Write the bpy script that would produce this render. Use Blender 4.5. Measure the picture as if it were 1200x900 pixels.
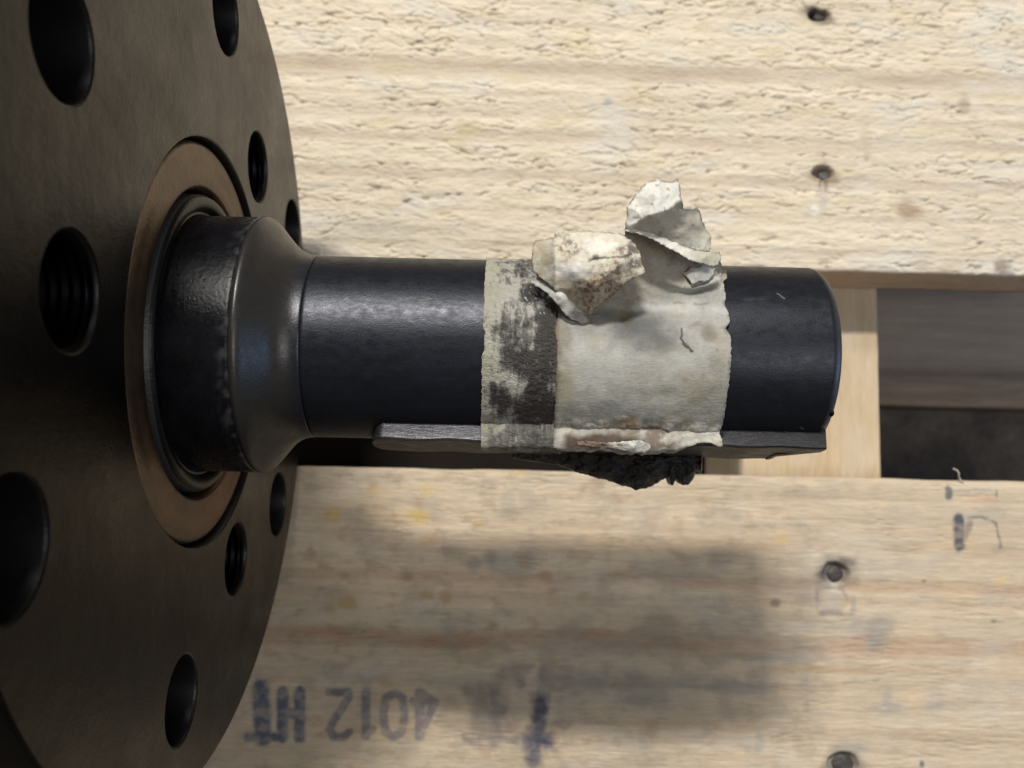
import bpy, bmesh, math, random
import numpy as np
from mathutils import Matrix, Vector

R_ = math.radians
S = bpy.context.scene
for o in list(bpy.data.objects):
    bpy.data.objects.remove(o)
COL = S.collection
random.seed(4)

# ------------------------------------------------------------------ camera
# one unit = the radius of the shaft; X runs along the shaft, Z away from the pallet
CAM = np.array([3.256, -1.456, 9.870])
YAW, PITCH, ROLL = -.010, R_(6.3), .022
def rotm(y, p, r):
    Rz = np.array([[math.cos(r), -math.sin(r), 0], [math.sin(r), math.cos(r), 0], [0, 0, 1]])
    Rx = np.array([[1, 0, 0], [0, math.cos(p), -math.sin(p)], [0, math.sin(p), math.cos(p)]])
    Ry = np.array([[math.cos(y), 0, math.sin(y)], [0, 1, 0], [-math.sin(y), 0, math.cos(y)]])
    return Ry @ Rx @ Rz
ROT = rotm(YAW, PITCH, ROLL)
FPX = 1050.0
def at(u, v, z):
    """point of the plane at height z that lies behind photo pixel (u, v): used only to measure the photograph"""
    d = ROT @ np.array([(u - 600) / FPX, -(v - 450) / FPX, -1.0])
    return CAM + d * (z - CAM[2]) / d[2]
def atx(u, v, x=0.0):
    d = ROT @ np.array([(u - 600) / FPX, -(v - 450) / FPX, -1.0])
    return CAM + d * (x - CAM[0]) / d[0]

cd = bpy.data.cameras.new('camera')
cam = bpy.data.objects.new('camera', cd)
COL.objects.link(cam)
M = Matrix([[*ROT[i], CAM[i]] for i in range(3)] + [[0, 0, 0, 1]])
cam.matrix_world = M
cd.sensor_width = 36
cd.lens = 36 * FPX / 1200
cd.clip_start = .05
cd.clip_end = 500
cd.dof.use_dof = True
cd.dof.focus_distance = 9.3
cd.dof.aperture_fstop = .40
S.camera = cam

# ------------------------------------------------------------------ light (workshop, lamp high up beyond the shaft)
w = bpy.data.worlds.new('World')
S.world = w
w.use_nodes = True
w.node_tree.nodes['Background'].inputs[0].default_value = (1.0, .975, .93, 1)
w.node_tree.nodes['Background'].inputs[1].default_value = .145

def area(name, loc, target, sx, sy, power, col):
    l = bpy.data.lights.new(name, 'AREA')
    l.shape = 'RECTANGLE'
    l.size = sx
    l.size_y = sy
    l.energy = power
    l.color = col
    o = bpy.data.objects.new(name, l)
    COL.objects.link(o)
    d = Vector(target) - Vector(loc)
    zaxis = -d.normalized()
    xaxis = Vector((1, 0, 0)) if abs(zaxis.x) < .8 else Vector((0, 1, 0))
    yaxis = zaxis.cross(xaxis).normalized()
    xaxis = yaxis.cross(zaxis).normalized()
    m = Matrix((xaxis, yaxis, zaxis)).transposed().to_4x4()
    m.translation = loc
    o.matrix_world = m
    return o
area('ceiling_lamp', (-7.5, 45.0, 58), (4, 1.5, -4.8), 12.0, 3.8, 62000, (1.0, .962, .89))
area('shadow_softener', (2.0, 61.0, 58), (4, 1.5, -4.8), 16.0, 8.0, 17000, (1.0, .962, .89))  # unseen lamp added to soften the edges of the shaft's shadow
area('soft_fill', (20, -6, 34), (4, -1, -4), 9, 9, 3600, (1.0, .97, .93))  # added fill light, not a lamp of the workshop
area('window_glow', (27, -2.6, 2.6), (.8, -.3, .8), 4.0, 2.4, 700, (.30, .55, 1.0))

S.view_settings.view_transform = 'Standard'
S.view_settings.look = 'None'
S.view_settings.exposure = 0
S.view_settings.gamma = 1
S.render.engine = 'CYCLES'
S.cycles.use_denoising = True
S.cycles.max_bounces = 6

# ------------------------------------------------------------------ numpy noise
def _h(ix, iy, seed):
    n = (ix.astype(np.int64) * 374761393 + iy.astype(np.int64) * 668265263 + seed * 1274126177) & 0xffffffff
    n = ((n ^ (n >> 13)) * 1274126177) & 0xffffffff
    return (n ^ (n >> 16)) & 0xffff
def perlin(x, y, seed=0):
    x = np.asarray(x, float) + 1000.5
    y = np.asarray(y, float) + 1000.5
    ix, iy = np.floor(x), np.floor(y)
    fx, fy = x - ix, y - iy
    def g(dx, dy):
        a = _h(ix + dx, iy + dy, seed) * (2 * math.pi / 65536)
        return np.cos(a) * (fx - dx) + np.sin(a) * (fy - dy)
    sx, sy = fx * fx * fx * (fx * (fx * 6 - 15) + 10), fy * fy * fy * (fy * (fy * 6 - 15) + 10)
    a = g(0, 0) + sx * (g(1, 0) - g(0, 0))
    b = g(0, 1) + sx * (g(1, 1) - g(0, 1))
    return (a + sy * (b - a)) * 1.5
def fbm(x, y, seed=0, oct=4, gain=.5):
    s, a, t = 0, 1, 0
    for k in range(oct):
        s = s + a * perlin(x * 2 ** k, y * 2 ** k, seed + 17 * k)
        t += a
        a *= gain
    return s / t * 1.25
def ss(a, b, x):
    t = np.clip((x - a) / (b - a), 0, 1)
    return t * t * (3 - 2 * t)
def mix(c, col, m):
    return c * (1 - m[..., None]) + np.array(col) * m[..., None]
def segd(X, Y, pts):
    """distance to a polyline, worked out only near it"""
    d = np.full(np.shape(X), 1e9)
    xs_, ys_ = [p[0] for p in pts], [p[1] for p in pts]
    w_ = (X > min(xs_) - .4) & (X < max(xs_) + .4) & (Y > min(ys_) - .4) & (Y < max(ys_) + .4)
    if not w_.any():
        return d
    x, y, q = X[w_], Y[w_], d[w_]
    for (x0, y0), (x1, y1) in zip(pts[:-1], pts[1:]):
        dx, dy = x1 - x0, y1 - y0
        t = np.clip(((x - x0) * dx + (y - y0) * dy) / (dx * dx + dy * dy + 1e-12), 0, 1)
        q = np.minimum(q, np.hypot(x - x0 - t * dx, y - y0 - t * dy))
    d[w_] = q
    return d

# ------------------------------------------------------------------ mesh helpers
def link(name, me, m=None, parent=None):
    o = bpy.data.objects.new(name, me)
    COL.objects.link(o)
    if m:
        me.materials.append(m)
    if parent:
        o.parent = parent
    return o
def setcol(me, rgb):
    rgb = np.clip(rgb.reshape(-1, 3), 0, 1)
    a = me.color_attributes.new('Col', 'FLOAT_COLOR', 'POINT')
    a.data.foreach_set('color', np.concatenate([rgb, np.ones((len(rgb), 1))], 1).ravel().astype(np.float32))
def setf(me, name, v):
    a = me.attributes.new(name, 'FLOAT', 'POINT')
    a.data.foreach_set('value', np.asarray(v, np.float32).ravel())
def grid_mesh(name, P, wrap_i=False, wrap_j=False, smooth=True, caps=False):
    """P: (n, m, 3)"""
    n, m = P.shape[:2]
    idx = np.arange(n * m).reshape(n, m)
    A = idx
    I = np.concatenate([A, A[:1]], 0) if wrap_i else A
    I = np.concatenate([I, I[:, :1]], 1) if wrap_j else I
    F = np.stack([I[:-1, :-1], I[:-1, 1:], I[1:, 1:], I[1:, :-1]], -1).reshape(-1, 4)
    me = bpy.data.meshes.new(name)
    nf = len(F)
    extra = []
    if caps:  # close the two ends of a tube that wraps in i
        extra = [idx[:, 0].tolist(), idx[::-1, -1].tolist()]
    me.vertices.add(n * m)
    me.vertices.foreach_set('co', P.reshape(-1).astype(np.float32))
    loops = F.ravel().tolist()
    starts = (np.arange(nf) * 4).tolist()
    for e in extra:
        starts.append(len(loops))
        loops += e
    me.loops.add(len(loops))
    me.loops.foreach_set('vertex_index', loops)
    me.polygons.add(len(starts))
    me.polygons.foreach_set('loop_start', starts)
    me.update(calc_edges=True)
    me.validate()
    me.polygons.foreach_set('use_smooth', [smooth] * nf + [False] * len(extra))
    return me
def tag(o, label=None, cat=None, group=None, kind=None):
    for k, v in (('label', label), ('category', cat), ('group', group), ('kind', kind)):
        if v:
            o[k] = v
def empty(name, loc=(0, 0, 0)):
    o = bpy.data.objects.new(name, None)
    COL.objects.link(o)
    o.location = loc
    o.empty_display_size = .2
    return o

# ------------------------------------------------------------------ materials
def mat(name, base=(.5, .5, .5), rough=.6, metal=0.0, attr=None, spec=.5, noise=None, bump=(), rvar=None, coat=0, specks=()):
    """noise: list of (scale xyz, strength, detail) that multiplies the colour; bump: list of (scale xyz, distance, detail)"""
    m = bpy.data.materials.new(name)
    m.use_nodes = True
    nt = m.node_tree
    N, L = nt.nodes, nt.links
    b = N['Principled BSDF']
    tc = N.new('ShaderNodeTexCoord')
    def nz(sc, det, ro=.6):
        mp = N.new('ShaderNodeMapping')
        mp.inputs['Scale'].default_value = sc
        L.new(tc.outputs['Object'], mp.inputs[0])
        t = N.new('ShaderNodeTexNoise')
        t.inputs['Scale'].default_value = 1
        t.inputs['Detail'].default_value = det
        t.inputs['Roughness'].default_value = ro
        L.new(mp.outputs[0], t.inputs['Vector'])
        return t.outputs['Fac']
    if attr:
        a = N.new('ShaderNodeAttribute')
        a.attribute_name = attr
        c = a.outputs['Color']
    else:
        r = N.new('ShaderNodeRGB')
        r.outputs[0].default_value = (*base, 1)
        c = r.outputs[0]
    for sc, st, det in (noise or []):
        mr = N.new('ShaderNodeMapRange')
        mr.inputs['From Min'].default_value = .3
        mr.inputs['From Max'].default_value = .7
        mr.inputs['To Min'].default_value = 1 - st
        mr.inputs['To Max'].default_value = 1 + st
        L.new(nz(sc, det), mr.inputs[0])
        mx = N.new('ShaderNodeVectorMath')
        mx.operation = 'SCALE'
        L.new(c, mx.inputs[0])
        L.new(mr.outputs[0], mx.inputs['Scale'])
        c = mx.outputs[0]
    for sc, lo, hi, col, amt in specks:
        mr = N.new('ShaderNodeMapRange')
        mr.inputs['From Min'].default_value = lo
        mr.inputs['From Max'].default_value = hi
        mr.inputs['To Max'].default_value = amt
        L.new(nz(sc, 3, .55), mr.inputs[0])
        mx = N.new('ShaderNodeMix')
        mx.data_type = 'RGBA'
        mx.inputs['B'].default_value = (*col, 1)
        L.new(mr.outputs[0], mx.inputs['Factor'])
        L.new(c, mx.inputs['A'])
        c = mx.outputs['Result']
    L.new(c, b.inputs['Base Color'])
    b.inputs['Metallic'].default_value = metal
    b.inputs['Roughness'].default_value = rough
    b.inputs['Specular IOR Level'].default_value = spec
    if coat:
        b.inputs['Coat Weight'].default_value = coat
        b.inputs['Coat Roughness'].default_value = .15
    if rvar:
        sc, lo, hi, det = rvar
        mr = N.new('ShaderNodeMapRange')
        mr.inputs['From Min'].default_value = .32
        mr.inputs['From Max'].default_value = .68
        mr.inputs['To Min'].default_value = lo
        mr.inputs['To Max'].default_value = hi
        L.new(nz(sc, det, .7), mr.inputs[0])
        L.new(mr.outputs[0], b.inputs['Roughness'])
    prev = None
    for sc, dist, det in bump:
        bp = N.new('ShaderNodeBump')
        bp.inputs['Strength'].default_value = 1
        bp.inputs['Distance'].default_value = dist
        L.new(nz(sc, det, .65), bp.inputs['Height'])
        if prev:
            L.new(prev, bp.inputs['Normal'])
        prev = bp.outputs[0]
    if prev:
        L.new(prev, b.inputs['Normal'])
    return m

M_wood = mat('sawn_pine', attr='Col', rough=.78, spec=.25, noise=[((4, 50, 20), .11, 6), ((30, 30, 30), .05, 4), ((1.2, 22, 10), .06, 5)],
             bump=[((4, 45, 30), .012, 4)])
M_woodx = mat('sawn_pine_cross', attr='Col', rough=.8, spec=.2, noise=[((40, 3, 20), .10, 5)], bump=[((45, 4, 30), .012, 4)])
M_flange = mat('machined_dark_steel', base=(.0140, .0116, .0092), rough=.3, metal=1.0, specks=[((2.2, 2.2, 2.2), .70, .76, (.006, .004, .003), .85), ((.9, .9, .9), .60, .72, (.055, .038, .024), .5), ((9, 9, 9), .72, .78, (.09, .08, .07), .5)],
               noise=[((.5, .5, .5), .45, 5), ((3, 3, 3), .16, 6)], rvar=((1.1, 1.1, 1.1), .24, .40, 6),
               bump=[((40, 40, 40), .0035, 4), ((4, 4, 4), .006, 3)])
M_body = mat('housing_paint', base=(.03, .032, .035), rough=.5, noise=[((4, 4, 4), .25, 4)], bump=[((20, 20, 20), .004, 3)])
M_bore = mat('shaded_bore_steel', base=(.010, .010, .012), rough=.42, metal=.6, noise=[((6, 6, 6), .3, 4)])  # darker colour gives the hole walls their deep shade
M_ring = mat('stained_bronze', attr='Col', rough=.40, metal=.85, noise=[((9, 9, 9), .22, 6)], bump=[((30, 30, 30), .006, 4)])
M_seal = mat('worn_seal_steel', base=(.022, .022, .023), rough=.4, metal=1, noise=[((6, 6, 6), .3, 5)], bump=[((25, 25, 25), .005, 3)])
M_rubber = mat('seal_rubber', base=(.012, .012, .013), rough=.45, bump=[((25, 25, 25), .006, 3)])
M_thread = mat('dark_thread_steel', base=(.007, .007, .008), rough=.4, metal=1, noise=[((8, 8, 8), .3, 4)])
M_shaft = mat('blued_shaft_steel', attr='Col', rough=.4, metal=.55, spec=.5, noise=[((1.2, 12, 12), .10, 5)],
              rvar=((8, 14, 14), .30, .50, 8), bump=[((9, 26, 26), .0016, 6), ((60, 60, 60), .0020, 4)])
M_shoulder = mat('satin_shoulder_steel', attr='Col', rough=.3, metal=.3, spec=.45, rvar=((7, 9, 9), .26, .42, 6), bump=[((40, 40, 40), .0022, 5)])
M_key = mat('key_steel', attr='Col', rough=.42, metal=.8, noise=[((14, 40, 40), .22, 6)], rvar=((6, 20, 20), .3, .55, 6),
            bump=[((10, 60, 60), .006, 5)])
M_paper = mat('painted_paper', attr='Col', rough=.72, spec=.3, noise=[((26, 26, 26), .09, 7)], bump=[((14, 45, 45), .005, 6), ((60, 60, 60), .003, 4)])
M_grime = mat('grimy_paper', attr='Col', rough=.5, spec=.5, noise=[((26, 26, 26), .14, 7)], rvar=((14, 14, 14), .25, .75, 6),
              bump=[((16, 24, 24), .03, 7)])
M_gunk = mat('dried_black_grease', base=(.013, .0115, .011), rough=.4, noise=[((9, 9, 9), .5, 5)], rvar=((7, 7, 7), .18, .6, 5),
             bump=[((13, 13, 13), .06, 7)])
M_nail = mat('dull_nail', base=(.075, .068, .066), rough=.5, metal=.5, noise=[((14, 14, 14), .5, 5)], bump=[((20, 20, 20), .02, 4)])
M_fibre = mat('pale_fibre', base=(.6, .55, .45), rough=.8)
M_floor = mat('workshop_floor', base=(.085, .064, .045), rough=.8, noise=[((1.2, 1.2, 1), .45, 6), ((6, 6, 6), .25, 6)], bump=[((8, 8, 8), .02, 4)])

# ------------------------------------------------------------------ pallet
ZT = -4.80                     # top of the deck boards
TH = 1.26                      # thickness of a deck board
def seg_axis(*segs):
    """segs: (start, end, step) joined into one axis"""
    out = []
    for a, b, st in segs:
        n = max(1, int(round((b - a) / st)))
        out += list(np.linspace(a, b, n, endpoint=False))
    out.append(segs[-1][1])
    return np.array(out)

def blob(X, Y, u, v, ru, rv, z=ZT, n=.0, seed=0, sh=.5):
    """soft patch centred behind photo pixel (u, v), radii in photo pixels"""
    p = at(u, v, z)
    k = (CAM[2] - z) / FPX
    out = np.zeros(X.shape)
    g = 1.9
    w_ = (np.abs(X - p[0]) < ru * k * g) & (np.abs(Y - p[1]) < rv * k * g)
    if not w_.any():
        return out
    x, y = X[w_], Y[w_]
    d = np.hypot((x - p[0]) / (ru * k), (y - p[1]) / (rv * k))
    if n:
        d = d + n * fbm(x * 2.2, y * 3.5, seed, 4)
    out[w_] = 1 - ss(sh, 1.0 + (1 - sh) * .3, d)
    return out

def board(name, y0, y1, seed, heightf, colf, mt, parent, x0=-9.0, x1=14.5, label=None):
    xs = seg_axis((x0, -1.3, .09), (-1.3, 12.6, .0175), (12.6, x1, .09))
    yt = seg_axis((y0 + .03, y1 - .03, .0175))
    nb = 14
    # cross-section: up the near side, over the top, down the far side
    prof = [(y0, -TH + TH * k / nb) for k in range(nb)] + [(y0 + .008, -.02)] + [(y, 0) for y in yt] + [(y1 - .008, -.02)] + \
           [(y1, -TH * (k + 1) / 4) for k in range(4)]
    prof = np.array(prof)
    X = np.repeat(xs[None, :], len(prof), 0)
    Y = np.repeat(prof[:, 0][:, None], len(xs), 1)
    Z = np.repeat(prof[:, 1][:, None], len(xs), 1)
    top = Z == 0
    e = ss(0, .10, Y - y0) * ss(0, .10, y1 - Y)
    H = heightf(X, Y)
    wob = .02 * fbm(X * .8, Y * 0, seed + 5, 5)
    Zw = Z + np.where(Z > -.03, H * np.where(top, .35 + .65 * e, .4) - .035 * (1 - e) * (.5 + perlin(X * 3, Y * 0, seed + 9)), .02 * fbm(X * 1.5, Z * 7, seed + 3, 4))
    Yw = Y + np.where(Y < y0 + .02, wob + .012 * fbm(X * 3, Z * 14, seed + 4, 4), 0) + np.where(Y > y1 - .02, wob, 0)
    C = colf(X, Y, H)
    side = ~top & (Y < y0 + .02)
    sg = fbm(X * .5, Z * 14, seed + 21, 4)
    sc = np.stack([.50 + .08 * sg, .37 + .08 * sg, .26 + .07 * sg], -1)
    C = np.where(side[..., None] & (Z < -.03)[..., None], sc, C)
    me = grid_mesh(name, np.stack([X, Yw, Zw + ZT], -1), wrap_i=True, caps=True)
    setcol(me, C)
    o = link(name, me, mt, parent)
    if label:
        o['label'] = label
    return o

YU0, YU1 = 2.20, 8.6
YL0, YL1 = -8.3, -1.25

def yv(u, v):
    return at(u, v, ZT)[1]

def bands(Y, X, lst, seed):
    """lst: (y centre, half width, amount) soft straight grain bands"""
    b = 0
    Yw = Y + .05 * fbm(X * .22, Y * .8, seed, 3)
    for yc, hw, a in lst:
        b = b + a * np.exp(-((Yw - yc) / hw) ** 4)
    return b

up_b = [(yv(700, 84), .17, 1.0), (yv(700, 163), .11, .75), (yv(600, 205), .10, .8), (yv(600, 247), .06, .5), (yv(700, 290), .05, .5),
        (yv(1100, 148), .09, .4), (yv(900, 120), .04, .3)]
def up_h(X, Y):
    Xw = X + .25 * fbm(X * .7, Y * 1.2, 3, 3)
    Yw = Y + .10 * fbm(X * .9, Y * 1.5, 4, 3) + .10 * X * 0
    sm = np.clip(bands(Y, X, up_b, 8), 0, 1)
    # torn, scale-like grain: thin dark cracks between lifted flakes
    a = perlin(Xw * 1.7 + Yw * .5, Yw * 5.2, 11) + .5 * perlin(Xw * 3.6, Yw * 10, 12)
    r1 = 1 - np.minimum(1, np.abs(a) * 3.2)
    b = perlin(Xw * 2.8 - Yw, Yw * 8.5, 13) + .4 * perlin(Xw * 5.5, Yw * 17, 14)
    r2 = 1 - np.minimum(1, np.abs(b) * 3.4)
    gate = ss(-.12, .30, fbm(X * 1.6, Y * 4.5, 15, 3) + .5 * fbm(X * .35, Y * .8, 20, 2) + .10 * (Y > yv(700, 70)))
    saw = np.mod(a * 1.6, 1.0) * .5
    h = -.050 * r1 ** 2.5 * gate - .022 * r2 ** 2 * (.2 + .8 * gate) + .012 * saw * gate + .018 * fbm(Xw * 1.5 + Y, Yw * 4.2, 17, 3) + .012 * fbm(Xw * 4 + Y * 2, Yw * 14, 19, 3) * (.4 + gate) + .020 * fbm(Xw * 1.2, Yw * 5, 16, 4)
    h = h * (1 - .86 * sm) - .02 * sm
    h = h + .012 * fbm(X * 7, Y * 26, 18, 4)
    for (u, v, ru, rv) in ((961, 17, 15, 8), (965, 202, 14, 9)):
        h = h - .16 * blob(X, Y, u, v, ru, rv, n=.25, seed=33, sh=.6)
    h = h - .10 * blob(X, Y, 966, 216, 5, 12, n=.2, seed=34)
    return h
def up_c(X, Y, H):
    g = fbm(X * .35, Y * 9, 41, 5)
    g2 = fbm(X * 1.1, Y * 24, 42, 4)
    sm = np.clip(bands(Y, X, up_b, 8), 0, 1)
    C = np.array([.605, .53, .42]) * (1 + .14 * g + .08 * g2 + .12 * fbm(X * .12, Y * 3.2, 45, 4))[..., None]
    C = mix(C, (.43, .345, .265), sm * (.66 + .5 * fbm(X * .5, Y * 6, 48, 3)))
    C = mix(C, (.42, .345, .25), .30 * ss(.15, .45, fbm(X * 2.4, Y * 9, 49, 5, .6)))
    C = mix(C, (.54, .46, .29), .45 * ss(.1, .6, fbm(X * .9, Y * 3.2, 43, 4)))
    C = mix(C, (.56, .555, .52), .45 * ss(.05, .6, fbm(X * .6, Y * 1.7, 44, 4)))
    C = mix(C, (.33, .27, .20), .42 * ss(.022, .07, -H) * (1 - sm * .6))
    for (u, v, ru, rv, c, a) in ((545, 150, 18, 10, (.40, .33, .16), .45), (540, 170, 14, 16, (.42, .36, .24), .35), (712, 119, 7, 5, (.20, .28, .38), .6),
                                 (376, 218, 22, 6, (.28, .27, .25), .5), (1130, 122, 9, 14, (.25, .18, .15), .5),
                                 (1065, 248, 22, 10, (.30, .19, .13), .7), (1062, 235, 12, 18, (.40, .33, .27), .4),
                                 (1173, 312, 13, 10, (.16, .12, .10), .7), (1080, 310, 16, 12, (.35, .28, .22), .4),
                                 (1015, 160, 8, 30, (.42, .34, .24), .3), (900, 240, 60, 10, (.55, .45, .3), .4),
                                 (965, 226, 9, 22, (.40, .36, .32), .6), (420, 268, 90, 22, (.33, .32, .28), .38), (500, 225, 50, 8, (.45, .38, .28), .4), (620, 285, 60, 9, (.42, .36, .27), .35),  # wide grey patch beside the flange is its cast shadow, painted in
                                 (960, 17, 21, 13, (.035, .022, .018), .97), (965, 203, 20, 13, (.07, .035, .022), .92), (955, 245, 7, 6, (.75, .74, .70), .7),
                                 (410, 85, 60, 6, (.5, .42, .33), .4), (560, 18, 50, 5, (.45, .38, .30), .3)):
        C = mix(C, c, a * blob(X, Y, u, v, ru, rv, n=.5, seed=int(u), sh=.3))
    return C

lo_b = [(yv(500, 612), .08, .35), (yv(600, 634), .12, .5), (yv(500, 676), .10, .85), (yv(520, 748), .17, 1.0), (yv(900, 705), .05, .4), (yv(600, 800), .06, .25),
        (yv(900, 860), .12, .3), (yv(700, 580), .03, .3)]
def lo_h(X, Y):
    sm = bands(Y, X, lo_b, 58)
    h = .014 * fbm(X * .5, Y * 4, 51, 5) + .007 * fbm(X * 3, Y * 24, 52, 4) - .012 * sm
    h = h - .018 * np.clip(1 - np.abs(perlin(X * .9, Y * 11, 53)) * 6, 0, 1) ** 2 * ss(.0, .4, perlin(X * .6, Y * 1.5, 54))
    h = h - .11 * blob(X, Y, 979, 672, 16, 14, n=.2, seed=61, sh=.7) - .10 * blob(X, Y, 988, 895, 18, 13, n=.1, seed=62, sh=.75)
    h = h - .04 * blob(X, Y, 976, 705, 20, 20, n=.3, seed=63, sh=.6)
    return h

# strokes of the stamp, drawn in photo pixels: 4012 HT upside down
def stroke_ink():
    k = []
    k.append(([(305, 806), (308, 864)], 7.5)); k.append(([(291, 864), (322, 864)], 4))              # T
    k.append(([(331, 811), (331, 864)], 5)); k.append(([(351, 811), (351, 864)], 5)); k.append(([(331, 836), (351, 836)], 5))
    k.append(([(386, 811), (408, 811), (409, 818), (392, 843), (386, 855), (391, 864), (402, 864), (409, 858)], 3.6))
    k.append(([(429, 811), (429, 862)], 4)); k.append(([(429, 859), (437, 855)], 3))
    k.append(([(462, 812), (472, 818), (474, 838), (471, 858), (461, 864), (452, 858), (449, 838), (452, 818), (462, 812)], 3.6))
    k.append(([(492, 812), (492, 862)], 4.5)); k.append(([(484, 822), (510, 822), (492, 862)], 3.6)) # 4
    k.append(([(497, 815), (507, 822)], 4))
    return k
SM = [ # smudged blue-grey ink marks right of the stamp: (polyline, half width, strength)
    ([(565, 815), (562, 862)], 13, .42), ([(580, 812), (580, 866)], 11, .50), ([(548, 808), (560, 812)], 8, .35), ([(545, 866), (605, 868)], 5, .5), ([(592, 850), (606, 858)], 6, .3),
    ([(592, 785), (616, 782)], 8, .35), ([(605, 790), (613, 804)], 7, .35),
    ([(634, 820), (631, 842)], 10, .9), ([(631, 842), (628, 866)], 9, .85), ([(620, 868), (640, 868)], 11, .95), ([(630, 872), (628, 890)], 9, .85), ([(640, 849), (668, 850)], 4, .4),
    ([(638, 785), (634, 815)], 6, .35), ([(645, 800), (700, 803)], 16, .35)]
def lo_c(X, Y, H):
    g = fbm(X * .3, Y * 8, 71, 5)
    g2 = fbm(X * 1.1, Y * 26, 72, 4)
    sm = np.clip(bands(Y, X, lo_b, 58), 0, 1)
    C = np.array([.525, .43, .315]) * (1 + .12 * g + .08 * g2 + .08 * fbm(X * .14, Y * 3, 75, 4))[..., None]
    C = mix(C, (.40, .265, .175), sm * (.66 + .3 * fbm(X * .5, Y * 20, 79, 3)))
    C = mix(C, (.56, .51, .43), .45 * ss(0, .6, fbm(X * .45, Y * 1.6, 73, 4)))
    C = mix(C, (.58, .43, .26), .3 * ss(.1, .6, fbm(X * .7, Y * 2.6, 74, 4)))
    C = mix(C, (.36, .34, .30), .35 * ss(.05, .7, fbm(X * .8, Y * 2.2, 76, 5)))
    st = [  # grey dirt and darker grey patches
        (800, 690, 56, 40, (.22, .20, .185), .25), (780, 668, 60, 16, (.22, .20, .18), .35), (845, 650, 34, 13, (.16, .155, .15), .4), (770, 735, 34, 26, (.20, .175, .15), .45), (850, 735, 50, 30, (.28, .25, .22), .35), (690, 700, 60, 40, (.34, .30, .25), .35), (735, 795, 90, 15, (.24, .24, .235), .38),
        (745, 812, 36, 22, (.15, .16, .17), .5), (872, 806, 44, 12, (.19, .20, .20), .5), (905, 770, 70, 6, (.25, .24, .23), .45), (820, 800, 60, 10, (.24, .24, .24), .4), (930, 765, 50, 16, (.33, .30, .27), .5), (700, 760, 80, 16, (.32, .29, .25), .4),
        (960, 690, 34, 40, (.30, .28, .25), .4), (1030, 740, 20, 26, (.26, .25, .23), .6), (1050, 830, 26, 8, (.30, .29, .27), .55), (1095, 822, 14, 18, (.36, .34, .31), .5), (1040, 815, 6, 18, (.36, .33, .30), .5),
        (1000, 875, 26, 10, (.30, .29, .28), .5), (890, 870, 6, 18, (.34, .32, .30), .45), (945, 800, 6, 22, (.35, .33, .30), .4), (600, 660, 40, 20, (.26, .25, .24), .45), (575, 655, 12, 12, (.17, .18, .19), .5), (555, 660, 10, 9, (.2, .2, .2), .5),
        (530, 645, 20, 10, (.25, .25, .23), .35), (640, 770, 14, 40, (.33, .28, .24), .45), (545, 800, 60, 12, (.35, .34, .31), .45), (420, 790, 60, 14, (.42, .40, .37), .4),
        (595, 590, 10, 26, (.33, .31, .27), .45), (979, 671, 25, 21, (.075, .07, .065), .95), (978, 700, 17, 22, (.52, .49, .44), .7), (978, 719, 22, 5, (.24, .23, .21), .45), (1012, 735, 18, 12, (.30, .28, .26), .5), (1025, 752, 16, 12, (.30, .28, .26), .5), (948, 735, 14, 10, (.34, .31, .28), .4), (985, 740, 30, 10, (.44, .38, .33), .4), (958, 700, 4, 22, (.25, .24, .22), .6), (1000, 712, 4, 22, (.3, .28, .26), .55),
        (988, 895, 26, 18, (.11, .105, .105), .85),
        # resin and rust spots
        (390, 603, 15, 11, (.50, .34, .10), .55), (490, 606, 13, 10, (.50, .35, .08), .65), (500, 572, 12, 9, (.54, .40, .18), .5), (437, 572, 9, 8, (.52, .38, .18), .5), (560, 613, 9, 7, (.52, .37, .13), .5), (610, 552, 9, 6, (.52, .38, .15), .5),
        (500, 632, 14, 8, (.38, .26, .10), .5), (405, 706, 14, 9, (.36, .26, .10), .6), (388, 714, 9, 7, (.36, .27, .12), .5), (500, 697, 12, 7, (.34, .23, .11), .6), (523, 700, 8, 12, (.34, .23, .11), .6), (640, 675, 10, 7, (.33, .21, .12), .6), (645, 694, 9, 5, (.34, .22, .12), .5),
        (684, 700, 9, 7, (.36, .25, .13), .5), (578, 733, 9, 7, (.28, .18, .11), .6), (615, 660, 12, 8, (.32, .24, .13), .5), (916, 633, 13, 7, (.58, .40, .16), .65), (1172, 680, 8, 7, (.60, .44, .20), .5), (478, 675, 9, 7, (.24, .17, .11), .6), (404, 675, 8, 7, (.28, .19, .12), .5),
        (362, 652, 9, 8, (.33, .23, .14), .5), (1083, 681, 4, 3, (.12, .11, .1), .8), (1165, 728, 4, 3, (.15, .13, .12), .7), (1080, 895, 4, 5, (.08, .08, .08), .9), (908, 706, 7, 5, (.2, .14, .12), .7), (945, 690, 12, 12, (.25, .2, .18), .45), (945, 828, 6, 10, (.36, .28, .22), .5),
        (520, 752, 60, 8, (.36, .20, .13), .55), (380, 740, 60, 6, (.40, .23, .14), .5), (690, 740, 70, 6, (.34, .21, .14), .5), (1050, 785, 150, 6, (.46, .33, .22), .5), (960, 785, 70, 5, (.42, .28, .15), .45), (1150, 585, 26, 4, (.55, .33, .2), .5)]
    for (u, v, ru, rv, c, a) in st:
        C = mix(C, c, a * blob(X, Y, u, v, ru, rv, n=.55, seed=int(u + v), sh=.25))
    md = ss(-.05, .45, fbm(X * 1.6, Y * 2.6, 77, 5, .6)) * (1 - .6 * ss(at(900, 0, ZT)[0], at(1050, 0, ZT)[0], X))
    C = mix(C, (.30, .26, .205), .42 * md)
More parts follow.
